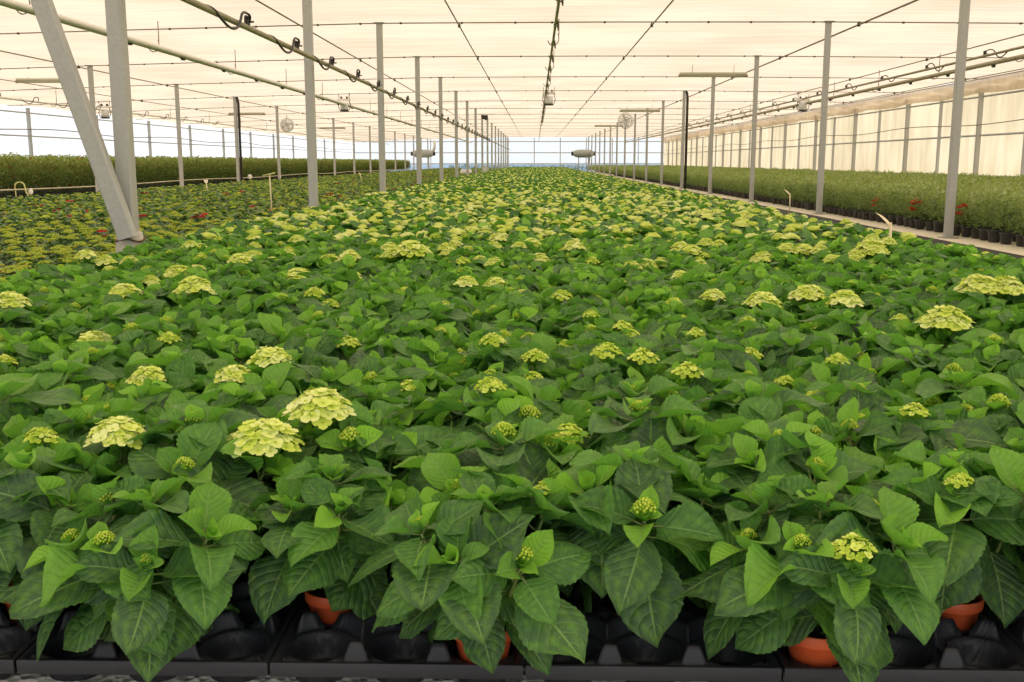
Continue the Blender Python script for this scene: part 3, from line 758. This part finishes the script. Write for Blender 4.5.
# overhead irrigation pipe with hose loops
def overhead_pipe(x, h, r, mat, label, loops=(), hooks=(), name='overhead_pipe', side=1, y0=-2, y1=106, wav=0., nozz=True, droop=None):
    t=thing(name,label,'pipe',(x,0,CAMZ+h))
    b=MB(); ys=np.arange(y0,y1,1.27)
    b.tube([(wav*math.sin(y*.9),y,0 if droop is None else droop(y)) for y in ys],r,10); link('pipe',b.mesh('pipe',M[mat]),t)
    for y in loops:
        z=0 if droop is None else droop(y)
        a=rng.uniform(.9,1.15); b=MB()
        pts=np.array([(0,y,z+r*.5),(side*.03,y+.02,z+.10*a),(side*.03,y-.10,z+.12*a),(side*.04,y-.30,z+.10*a),(side*.05,y-.40,z+.0),(side*.05,y-.50,z-.07),(side*.04,y-.68,z-.09),(side*.03,y-.85,z-.05),(side*.02,y-1.05,z+.02),(0,y-1.2,z+.02)])
        # smooth the polyline
        q=pts
        for _ in range(2): q=np.vstack([q[:1]]+[np.array([.75*q[i]+.25*q[i+1],.25*q[i]+.75*q[i+1]]) for i in range(len(q)-1)]+[q[-1:]])
        b.tube(q,.012,6); link('hose_loop',b.mesh('hose_loop',M['hose']),t)
        if nozz:
            b=MB(); b.box((-.02,y-.03,z+.0),(.02,y+.03,z+.09)); b.tube([(0,y-.05,z+.09),(0,y+.05,z+.09)],.014,6); b.tube([(0,y,z+.05),(side*.06,y,z+.05)],.009,6)
            link('spray_nozzle',flat(b,'nozzle',M['dark']),t)
    for y in hooks:
        z=0 if droop is None else droop(y)
        b=MB(); top=ceilz(x)-CAMZ-h-.02
        pts=[(.10,y,top),(.10,y,.14),(.10,y,.10)]+[(.10*math.cos(a),y,z+.05+.13*math.sin(a)) for a in np.linspace(.6,-PI*.9,12)]
        b.tube(pts,.009,5); link('hook',b.mesh('hook',M['wire']),t)
    return t
lp=[y for y in np.arange(7.6,60,1.95)]
overhead_pipe(-2.60,1.19,.026,'olive','brass-coloured irrigation pipe with black hose loops along the left posts',loops=lp,side=1)
overhead_pipe(.30,2.10,.022,'olive','dark central irrigation pipe with hanging hose loops above the bed',loops=[y for y in np.arange(12.,58,2.6)],hooks=[y for y in np.arange(13.7,60,5.08)],side=1)
t=overhead_pipe(-6.60,1.95,.052,'palegrey','pale double rail with wire hooks above the small yellow-headed plants',hooks=[y for y in np.arange(13.6,70,4.6)])
b=MB(); b.tube([(.15,y,-.03) for y in np.arange(-2,106,2.5)],.048,10); link('second_rail',b.mesh('rail',M['palegrey']),t)
for y in np.arange(9.4,60,2.55):
    b=MB(); b.box((-.02,-.05,-.09),(.03,.05,-.03)); b.tube([(0,-.14,-.06),(0,.03,-.06)],.014,6); link('drip_emitter',flat(b,'emitter',M['dark']),t,(.03,y,0))
overhead_pipe(-14.8,1.75,.03,'palegrey','pale pipe and cable bundle above the tall hedge on the far left',loops=[y for y in np.arange(20,50,2.2)],hooks=[y for y in np.arange(22,60,5)],nozz=False)
overhead_pipe(8.95,2.08,.026,'olive','thin brownish irrigation pipe with black cable curls above the right bed',loops=[y for y in np.arange(15.2,62,3.1)],side=1)
t=overhead_pipe(9.1,1.94,.045,'pipe','thick beige heating pipe hanging above the right bed',hooks=[y for y in np.arange(16,62,4.2)])
for y in np.arange(14.4,60,2.3):
    b=MB(); b.box((-.03,-.03,-.08),(.03,.03,-.03)); b.tube([(-.03,0,-.08),(.03,0,-.08)],.014,6); link('drip_emitter',flat(b,'emitter',M['dark']),t,(0,y,0))

# hanging trolley units half way down each bay
def trolley(x, y, h, label):
    t=thing('pipe_trolley',label,'trolley',(x,y,CAMZ+h),0,'trolley units hanging on the overhead pipes',sc=.8)
    b=MB(); b.lathe([(.001,-.36),(.15,-.36),(.17,-.33),(.17,-.10),(.13,-.05),(.001,-.05)],20); link('motor_drum',b.mesh('drum',M['white']),t)
    b=MB(); b.lathe([(.001,-.42),(.19,-.42),(.20,-.39),(.16,-.36),(.001,-.36)],20); link('drum_foot',b.mesh('foot',M['dark']),t)
    b=MB(); b.box((-.26,-.10,.02),(.26,.10,.10)); link('carriage',flat(b,'carriage',M['palegrey']),t)
    for s in (-1,1):
        b=MB(); b.tube([(s*.2,0,.10),(s*.24,0,.30)],.012,6); b.tube([(s*.2,0,.06),(s*.26,0,-.2),(s*.2,0,-.36)],.016,6); link('hanger_arm',b.mesh('arm',M['dark']),t)
        b=MB(); b.lathe([(.001,-.03),(.06,-.03),(.06,.03),(.001,.03)],14,R=[[0,0,1],[0,1,0],[1,0,0]],c=(s*.12,0,.14)); link('wheel',b.mesh('wheel',M['dark']),t)
trolley(.42,34.2,2.14,'grey trolley drum hanging on the dark central pipe')
trolley(-6.5,35.6,2.02,'white trolley drum hanging on the pale double rail')
trolley(-14.8,35.8,1.80,'white and yellowish trolley unit hanging above the hedge behind the braced post')
trolley(8.97,35.6,2.0,'pale trolley drum hanging on the pipes over the right bed')

# tube lamps
def tube_lamp(x, y, h, label, L=1.5):
    t=thing('tube_lamp',label,'lamp',(x,y,CAMZ+h),0,'long pale tube lamps hung across the post rows')
    b=MB(); b.box((-L/2,-.05,0),(L/2,.05,.055)); link('housing',flat(b,'housing',M['lampcase']),t)
    b=MB(); b.tube([(-L/2+.03,0,-.028),(L/2-.03,0,-.028)],.032,12); link('tube',b.mesh('tube',M['lampcase']),t)
    for s in (-1,1):
        b=MB(); b.lathe([(.001,-.03),(.04,-.03),(.045,0),(.04,.03),(.001,.03)],12,R=[[0,0,1],[0,1,0],[1,0,0]],c=(s*(L/2),0,-.02)); link('end_cap',b.mesh('cap',M['pipe']),t)
        b=MB(); top=ceilz(x)-CAMZ-h-.02; b.tube([(s*L*.31,0,.05),(s*L*.31,0,top)],.006,4); link('hanging_wire',b.mesh('w',M['wire']),t)
for y,w in ((27.5,'nearest'),(46.5,'second nearest'),(66,'farthest')):
    tube_lamp(4.58,y,2.22,f'long pale tube lamp across the right aisle posts, {w}',1.72)
    tube_lamp(-12.85,y,2.1,f'long pale tube lamp above the hedge edge, {w}',1.6)
# circulation fans
def fan(x,y,h,d,label):
    t=thing('circulation_fan',label,'fan',(x,y,CAMZ+h),0,'round white air fans hung under the screen')
    b=MB(); R=d/2
    for yy,q in ((-.08,.8),(-.10,.5),(-.10,.25),(0,1.0),(.08,.8)):
        b.tube([(R*q*math.cos(a),yy,R*q*math.sin(a)) for a in np.linspace(0,2*PI,33)],.02,5,cap=False)
    for a in np.linspace(0,2*PI,24,endpoint=False): b.tube([(.04*math.cos(a),-.11,.04*math.sin(a)),(R*.8*math.cos(a),-.08,R*.8*math.sin(a)),(R*math.cos(a),0,R*math.sin(a)),(R*.8*math.cos(a),.08,R*.8*math.sin(a))],.010,4)
    link('cage',b.mesh('cage',M['white']),t)
    b=MB(); b.lathe([(.001,-.08),(.07,-.07),(.08,.0),(.08,.15),(.001,.16)],16,R=[[1,0,0],[0,0,1],[0,-1,0]]); link('motor',b.mesh('motor',M['palegrey']),t)
    for k in range(4):
        b=MB(); a=k*PI/2+.4; V=[]
        for u in (.12,.45,.85):
            for w_ in (-.3,0,.3):
                aa=a+w_*(.9-.2*u); V.append((R*u*math.cos(aa),.05*w_*2,R*u*math.sin(aa)))
        b.add(V,np.array([(m*3+n,m*3+n+1,m*3+n+4,m*3+n+3) for m in range(2) for n in range(2)])); link('blade',b.mesh('blade',M['white']),t)
    b=MB(); b.tube([(0,0,R),(0,0,ceilz(x)-CAMZ-h-.02)],.012,5); link('hanger',b.mesh('hanger',M['dark']),t)
fan(4.25,49.8,1.92,.72,'round white caged fan hanging by the right post row')
fan(-12.0,50.4,1.75,.64,'round white caged fan hanging over the hedge')
# heaters at the far end
def heater(x,y,label,flip):
    t=thing('air_heater',label,'heater',(x,y,0),0,'grey air heaters near the end wall')
    Rx=[[0,0,1],[0,1,0],[1,0,0]]
    b=MB(); b.lathe([(.12,-1.0),(.22,-.95),(.34,-.7),(.38,-.3),(.38,.3),(.34,.7),(.20,.95),(.12,1.0)],24,R=Rx,c=(0,0,1.72)); link('casing',b.mesh('casing',M['heater']),t)
    for s in (-1,1):
        b=MB(); b.lathe([(.001,-.10),(.16,-.12),(.21,0),(.16,.12),(.001,.10)],16,R=Rx,c=(s*1.04,0,1.72)); link('nozzle',b.mesh('noz',M['dark']),t)
    for s in (-.45,.5):
        b=MB(); b.frame_bar((s,0,0),(s,0,1.42),.09 if s<0 else .16,.1); link('leg',flat(b,'leg',M['steel']),t)
    if flip:
        b=MB(); b.tube([(.95,0,1.9),(1.1,0,2.3),(1.12,0,2.95)],.13,12); link('flue',b.mesh('flue',M['white']),t)
    else:
        b=MB(); b.box((.44,-.08,.9),(.62,.08,1.36)); link('control_box',flat(b,'cab',M['heater']),t)
heater(4.5,98.5,'grey cigar-shaped air heater on legs before the end wall, right of the bed',False)
heater(-10.7,99.0,'grey air heater with a white flue beyond the far left post row',True)
# dark junction unit at a far left-row post
t=thing('junction_box','small dark box between posts of the left row, high up and far away','box',(-2.55,52.4,CAMZ+2.2))
b=MB(); b.box((-.16,-.08,-.10),(.16,.08,.09)); b.box((.0,-.1,-.16),(.10,.1,-.08)); link('case',flat(b,'case',M['dark']),t)
b=MB(); b.tube([(-.4,0,.14),(.5,0,.14)],.03,6); link('bar',b.mesh('bar',M['palegrey']),t)
# blue and white sacks among far posts
t=thing('fertiliser_sack','small blue and white sack propped among the far left posts','sack',(-4.0,60,0))
b=MB(); b.lathe([(.001,.0),(.30,.02),(.36,.15),(.34,.42),(.22,.62),(.06,.70),(.001,.70)],14); link('sack_body',b.mesh('sack',M['white']),t)
b=MB(); b.lathe([(.28,.50),(.245,.64),(.09,.76),(.14,.82),(.001,.80)],14); link('sack_top',b.mesh('sacktop',M['blue']),t)
t=thing('white_box','small white box beside a far post of the left row','box',(-3.2,66,0))
b=MB(); b.box((-.22,-.2,.0),(.22,.2,.62)); link('carton',flat(b,'carton',M['white']),t)
b=MB(); b.box((-.24,-.22,.62),(.24,.22,.68)); link('lid',flat(b,'lid',M['white']),t)

# ------------------------------------------------------------------ left bed: small plants with flat heads
M['kal_leaf']=leaf_material('small_leaf',(.025,.075,.02),(.06,.17,.028),(.19,.38,.04),(.2,.3,.1),simple_leaf=True,trans=.15)
M['kal_head']=petal_material('flat_head',[(0,(.14,.26,.02)),(.4,(.32,.46,.035)),(.75,(.50,.58,.05)),(1,(.62,.40,.06))])
def kal(seed, fine):
    r=np.random.default_rng(seed); fo=MB(); hd=MB()
    for i in range(34 if fine else 20):
        a=i*2.4+r.uniform(-.3,.3); h=r.uniform(.10,.27); q=.01+.06*(1-h/.3); e=r.uniform(-.1,.5); l=r.uniform(.055,.085)*(1 if fine else 1.25)
        V,Fq,uv=leaf(l,l*.7,4,2,fold=.3,droop=.3,teeth=0,quilt=0,wav=0,seed=i,peak=.9) if fine else dleaf(l,l*.85)
        fo.add(orient(V,a,e,(q*math.cos(a),q*math.sin(a),h)),Fq,uv,tint=float(np.clip(r.uniform(0,.7),0,1)))
    for k in range(2 if seed%3 else 1):
        a=k*3.1+r.uniform(0,1); q=r.uniform(.02,.06)
        w=r.uniform(.05,.10)
        c=(q*math.cos(a),q*math.sin(a),.25+r.uniform(-.03,.03))
        if fine:
            hd.tube([(0,0,.1),(c[0]*.6,c[1]*.6,.2),c],.003,5,tint=.1)
            for m in range(12):
                aa=m*2.4; qq=math.sqrt((m+.5)/12)*w*.5
                lump(hd,(c[0]+qq*math.cos(aa),c[1]+qq*math.sin(aa),c[2]+.012-(qq/w)**2*.04),.028,r,r.uniform(.25,.85),n=5)
        else: lump(hd,(c[0],c[1],c[2]-.01),w*1.05,r,r.uniform(.25,.8),n=5,hgt=.3,lo=True)
    return fo,hd
KF=[kal(300+i,True) for i in range(5)]
KM=[(f.mesh('foliage',M['kal_leaf']),h.mesh('flower_cluster',M['kal_head']),h.mesh('flower_cluster_red',M['redp'])) for f,h in KF]
KPm=MB(); KPm.lathe([(.001,0),(.035,0),(.047,.08),(.052,.082),(.052,.10),(.049,.10),(.046,.085),(.001,.085)],16); KPOT=KPm.mesh('pot',M['pot'])
kc=[]
for j in range(int(101/.18)):
    for i in range(34):
        x=-3.25-.19*i; y=4.6+.18*j
        if i%6==5 : x-=.03
        kc.append((x+rng.uniform(-.02,.02)+(.095 if j%2 else 0),y+rng.uniform(-.02,.02)))
def vis_k(x,y):
    p=project(x,y,.3); return p is not None and -15<p[0]<1035
kv=[c for c in kc if vis_k(*c)]; kv.sort(key=lambda c:math.hypot(*c)); kin=kv[:300]; ks=set(kin); krest=[c for c in kc if c not in ks]
reds=[ray_to_height(a,b_,.28) for a,b_ in ((104,233),(163,200),(184,203),(280,204),(200,213),(10,283))]
kin_xy=np.array(kin); redset={}
for a,b_ in reds:
    d=np.hypot(kin_xy[:,0]-a,kin_xy[:,1]-b_); i=int(np.argmin(d)); 
    if d[i]<.4: redset[i]=1
kin_sorted=sorted(range(len(kin)),key=lambda i:kin[i][1]); rank={k:i for i,k in enumerate(kin_sorted)}
GK='small flat-headed plants in the left bed'
for i,(x,y) in enumerate(kin):
    red=i in redset; rk=rank[i]
    row=int((y-4.4)/.72)
    mates=sorted([q for q in kin if int((q[1]-4.4)/.72)==row],key=lambda c:-c[0]); pos=mates.index((x,y))
    lab=('small red-flowered plant' if red else 'small lime-headed plant')+f', {ordinal(pos)} from the hydrangeas in {ordinal(row)} band of left bed'
    r=thing('small_flowering_plant',lab,'potted plant',(x,y,.008),rng.uniform(0,6.28),GK)
    v=KM[int(rng.integers(5))]; link('foliage',v[0],r); link('flower_cluster',v[2 if red else 1],r); link('pot',KPOT,r)
    if red: r.children[1]['label']='red flower cluster'
KL=[]
for i in range(8):
    f,h=kal(340+i,False); V,ff,uv,t,m=h.arrays(); f.add(V,[ff[3],ff[4]],uv,t,mat=1 if i!=7 else 2); KL.append(f)
it=[]
for (x,y) in krest:
    vi=int(rng.integers(7)) if rng.random()>.02 else 7
    it.append((x,y,.0+rng.uniform(-.01,.03),rng.uniform(0,6.28),rng.uniform(.85,1.25),vi,rng.uniform(-.3,.3)))
tag(link('small_plant_field',bulk('small_plant_field',KL,it,[M['kal_leaf'],M['kal_head'],M['redp']])),'carpet of yellow-headed small plants stretching back on the left','plants',kind='stuff')

# ------------------------------------------------------------------ right bed: bushy plants in black pots
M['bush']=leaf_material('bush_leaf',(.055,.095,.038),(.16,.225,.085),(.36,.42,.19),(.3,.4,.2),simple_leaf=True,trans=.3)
def bush(seed, n, H, R, L, z0=.12, wl=.36, lo=False):
    r=np.random.default_rng(seed); b=MB()
    for i in range(n):
        h=z0+.02+(H-z0)*r.uniform(0,1)**.75*(1+.10*math.sin(i*1.7)); rr=R*(.55+.45*math.sin(PI*min(1,(h-z0)/(H-z0)*.8+.15)))*math.sqrt(r.uniform(.05,1)); a=r.uniform(0,2*PI)
        e=r.uniform(-.3,1.25); az=a+r.uniform(-.9,.9); l=L*r.uniform(.7,1.3)
        V,Fq,uv=dleaf(l,l*wl*1.15,.4)
        if lo: Fq=Fq[:2]*0+np.array([(0,2,4),(0,4,1)]); V[:,2]+=0
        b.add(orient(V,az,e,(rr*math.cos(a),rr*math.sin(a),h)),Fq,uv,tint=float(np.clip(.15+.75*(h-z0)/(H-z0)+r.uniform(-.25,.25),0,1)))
    return b
def bush_stems(seed,H,R):
    r=np.random.default_rng(seed); b=MB()
    for k in range(5):
        a=k*1.26; q=R*r.uniform(.3,.8); b.tube([(0,0,.11),(q*.5*math.cos(a),q*.5*math.sin(a),H*.5),(q*math.cos(a),q*math.sin(a),H*.93)],.004,4)
    return b
BV=[(bush(400+i,240,.53,.165,.062).mesh('foliage',M['bush']),bush_stems(i,.53,.15).mesh('stems',M['stem'])) for i in range(6)]
bp=MB(); bp.lathe([(.001,0),(.055,0),(.058,.004),(.072,.11),(.078,.112),(.080,.13),(.077,.132),(.073,.128),(.070,.118),(.001,.118)],20); BPOT=bp.mesh('pot',M['blackpot'])
def redbloom(seed):
    r=np.random.default_rng(seed); b=MB()
    for k in range(7):
        c=np.array([r.uniform(-.04,.04),r.uniform(-.04,.04),r.uniform(-.03,.05)])
        for p in range(5):
            V,Fq,uv=leaf(.04,.032,3,2,fold=.2,droop=.2,teeth=0,quilt=0,wav=0,seed=p,peak=1.2)
            b.add(orient(V,p*1.2566,.4+r.uniform(-.3,.3),c),Fq,uv,tint=r.uniform(.3,1))
    return b.mesh('red_flower',M['redp'])
RB=redbloom(3)
GB='bushy green plants in black pots right of the aisle'
rowX=[5.53+.30*i for i in range(25)]
bc=[]
for i,x in enumerate(rowX):
    for j in range(int(103/.3)):
        y=3.5+.3*j+(.14 if i%2 else 0); bc.append((x+rng.uniform(-.03,.03),y+rng.uniform(-.03,.03),i,j))
bvis=[]
for c in bc:
    p=project(c[0],c[1],.3)
    if p and p[0]<1024+F/p[2]*.15 and p[0]>0: bvis.append(c)
bvis.sort(key=lambda c:(c[2]>0)*0+c[1]*(1 if c[2]==0 else 2.2 if c[2]==1 else 3.2+c[2]*.5)); bin_=bvis[:300]; bs=set(bin_); brest=[c for c in bc if c not in bs]
rtgt=[ray_to_height(a,b_,z) for a,b_,z in ((925,207,.38),(963,213,.36),(962,224,.25),(880,213,.2))]
rid=[]
edge=[c for c in bin_ if c[2]==0]
for a,b_ in rtgt:
    q=min(edge,key=lambda c:abs(math.atan2(c[0],c[1])-math.atan2(a,b_))); rid.append(q)
byrow={}
for c in bin_: byrow.setdefault(c[2],[]).append(c)
for i in byrow: byrow[i].sort(key=lambda c:c[1])
rown=['the aisle edge','the second row','the third row','the fourth row','the fifth row','the sixth row','the seventh row','the eighth row']
for c in bin_:
    x,y,i,j=c; k=byrow[i].index(c); rd=c in rid
    rn=rown[min(i,7)] if i<8 else 'a row deep'
    if rd: lab=f'bushy plant with a red flower in black pot on the aisle edge, {nth(k,"nearest")}'
    elif k<60: lab=f'bushy green plant in black pot, {nth(k,"nearest")} in {rn} right of the aisle'
    else: lab=f'bushy green plant in black pot, far down {rn} right of the aisle'
    r=thing('potted_bush',lab,'potted plant',(x,y,.006),rng.uniform(0,6.28),GB,sc=rng.uniform(.82,1.10))
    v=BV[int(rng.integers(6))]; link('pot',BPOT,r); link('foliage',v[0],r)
    if y<22: link('stems',v[1],r)
    if rd:
        q=link('red_flower',RB,r,(0,0,0),0,1.7); a=-r.rotation_euler.z; dx,dy=-.11,-.10
        q.location=(dx*math.cos(a)-dy*math.sin(a),dx*math.sin(a)+dy*math.cos(a),.30 if rid.index(c)%2==0 else .34); q['label']='bright red flower cluster'
BL_=[bush(450+i,80,.53,.18,.085,lo=True) for i in range(8)]
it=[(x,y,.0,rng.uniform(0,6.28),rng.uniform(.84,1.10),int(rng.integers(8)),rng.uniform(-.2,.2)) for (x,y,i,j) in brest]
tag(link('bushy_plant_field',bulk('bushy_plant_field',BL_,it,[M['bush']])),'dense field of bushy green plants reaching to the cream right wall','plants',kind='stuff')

# ------------------------------------------------------------------ tall hedge-like plants on the left
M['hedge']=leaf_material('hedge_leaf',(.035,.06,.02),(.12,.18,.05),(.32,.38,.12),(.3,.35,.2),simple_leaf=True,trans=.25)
def tallplant(seed,n,L,lo=False):
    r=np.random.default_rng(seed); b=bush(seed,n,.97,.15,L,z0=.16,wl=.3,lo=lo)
    b2=MB(); V,f,uv,t,m=b.arrays(); per=5; k=len(V)//per; t=t.copy()
    mats=np.zeros(k,int); mats[r.random(k)<.09]=1
    b2.add(V,f[3],uv,t); b2.m[3]=[np.repeat(mats,len(f[3])//k)]
    return b2
M['twig']=petal_material('reddish_leaf',[(0,(.10,.035,.02)),(1,(.32,.11,.05))])
TV=[tallplant(500+i,260,.10).mesh('foliage',[M['hedge'],M['twig']]) for i in range(6)]
GT='tall potted plants forming a hedge on the left'
nT=0
for j in range(240):
    y=23.+.33*j; x=-12.45+rng.uniform(-.04,.04)
    if y>102: break
    lab=(f'tall leafy plant in the hedge face behind the left string line, {nth(j,"nearest")}' if j<60 else 'tall leafy plant in the receding far end of the left hedge face')
    r=thing('tall_potted_plant',lab,'potted plant',(x,y,.006),rng.uniform(0,6.28),GT,sc=rng.uniform(.98,1.07))
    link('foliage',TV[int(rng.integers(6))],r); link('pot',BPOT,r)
TL=[tallplant(540+i,85,.12,lo=True) for i in range(6)]
it=[]
for i in range(1,17):
    for j in range(int(85/.33)):
        it.append((-12.45-.34*i+rng.uniform(-.04,.04),17.5+.33*j,0,rng.uniform(0,6.28),rng.uniform(.96,1.07),int(rng.integers(6)),rng.uniform(-.1,.1)))
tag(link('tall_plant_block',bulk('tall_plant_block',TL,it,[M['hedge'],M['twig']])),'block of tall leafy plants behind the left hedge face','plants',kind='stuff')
# low growth before the end wall
it=[]
for k in range(150):
    it.append((-9+.13*k+rng.uniform(-.1,.1),107.2+rng.uniform(-.3,.3),-.12,rng.uniform(0,6.28),rng.uniform(.65,.8),int(rng.integers(6)),-.15))
tag(link('back_shrubs',bulk('back_shrubs',TL,it,[M['hedge'],M['twig']])),'low dark shrubs standing right before the far end wall','plants',kind='stuff')

# ------------------------------------------------------------------ small items
# string line with tags in front of the hedge
t=thing('string_line','taut pale string with small white tags in front of the left hedge','string',(0,0,0))
b=MB(); b.tube([(-11.6,y,.34+.02*math.sin(y*.4)) for y in np.arange(19,100,2.)],.014,5); link('string',b.mesh('string',M['string']),t)
for y in (23.6,29.,36.4,47,60): 
    b=MB(); b.lathe([(.001,-.09),(.05,-.07),(.06,0),(.03,.05),(.001,.06)],8); link('tag',b.mesh('tag',M['white']),t,(-11.6,y,.30))
def stake(x,y,h,label,style):
    t=thing('marker_stake',label,'stake',(x,y,0))
    b=MB(); b.tube([(0,0,0),(.01,0,h*.5),(0,0,h)],.010,6); link('stick',b.mesh('stick',M['tagm'] if style!='hook' else M['yellow']),t)
    if style=='hook':
        b=MB(); b.tube([(0,0,h)]+[(.11-.11*math.cos(a),0,h+.09*math.sin(a)) for a in np.linspace(.1,PI,10)]+[(.24,0,h-.12),(.29,0,h-.22)],.016,6); link('curl',b.mesh('curl',M['yellow']),t)
    elif style=='tee':
        b=MB(); b.tube([(-.10,0,h-.02),(0,0,h),(.08,.0,h+.02)],.012,6); link('cross_bar',b.mesh('bar',M['yellow']),t)
    else:
        b=MB(); V,Fq,uv=leaf(.17,.055,8,4,fold=.6,droop=.2,teeth=0,quilt=0,seed=3); b.add(orient(V,2.4,.9,(0,0,h-.04)),Fq,uv); link('curled_tag',b.mesh('ctag',M['tagm']),t)
stake(-11.6,22.9,.42,'pale hooked wire holder at the near end of the left string','hook')
x,y=ray_to_height(271,212,.25); stake(x,y,.78,'thin yellow-green stake with crossbar among the small left plants','tee')
x,y=ray_to_height(207,194,.25); stake(x,y,.50,'short stake with a pale curled tag before the left hedge','tag')
x,y=ray_to_height(361,184,.25); stake(x,y,.55,'pale stake with curled tag among left plants, far back','tag')
x,y=ray_to_height(889,250,.32); stake(x,y,.52,'pale curled tag on a stick at the right edge of hydrangeas','tag')
x,y=ray_to_height(789,212,.1); stake(x,y,.42,'thin brown stick beside the right aisle plants','tag')
t=thing('string_ball','small round white ball hanging on the left string line','ball',(-11.6,42,.36))
b=MB(); b.lathe([(.001,-.10),(.07,-.07),(.10,0),(.07,.07),(.001,.10)],14); link('ball',b.mesh('ball',M['white']),t)

# ------------------------------------------------------------------ light
w=bpy.data.worlds.new('World'); bpy.context.scene.world=w; w.use_nodes=True; nt=w.node_tree; nt.nodes.clear()
out=nt.nodes.new('ShaderNodeOutputWorld'); bg=nt.nodes.new('ShaderNodeBackground'); nt.links.new(bg.outputs[0],out.inputs[0])
tc=nt.nodes.new('ShaderNodeTexCoord'); sx=nt.nodes.new('ShaderNodeSeparateXYZ'); nt.links.new(tc.outputs['Generated'],sx.inputs[0])
col=ramp(nt,math_(nt,'ADD',math_(nt,'MULTIPLY',sx.outputs[2],.5),.5),[(0.0,(.35,.34,.30)),(.49,(.6,.62,.6)),(.502,(.93,.96,1.)),(1.,(.96,.97,1.))])
nt.links.new(col,bg.inputs[0]); bg.inputs[1].default_value=1.15
s=bpy.data.lights.new('sun','SUN'); s.energy=1.6; s.angle=math.radians(8); s.color=(1,.96,.9)
so=bpy.data.objects.new('sun',s); C.objects.link(so); so.rotation_euler=(math.radians(8),math.radians(42),0)

# ------------------------------------------------------------------ camera and output
cam=bpy.data.cameras.new('camera'); co=bpy.data.objects.new('camera',cam); C.objects.link(co)
cam.sensor_width=36; cam.lens=F/1024*36; cam.clip_start=.05; cam.clip_end=500
co.location=(0,0,CAMZ); co.rotation_euler=(math.radians(90)-PITCH,0,YAW)
sc=bpy.context.scene; sc.camera=co
sc.view_settings.view_transform='Standard'; sc.view_settings.look='None'; sc.view_settings.gamma=1; sc.view_settings.use_curve_mapping=False
sc.view_settings.exposure=0.34
sc.cycles.use_denoising=True
sc.cycles.max_bounces=8; sc.cycles.diffuse_bounces=4; sc.cycles.transmission_bounces=4; sc.cycles.transparent_max_bounces=8; sc.cycles.glossy_bounces=2
sc.cycles.caustics_reflective=False; sc.cycles.caustics_refractive=False
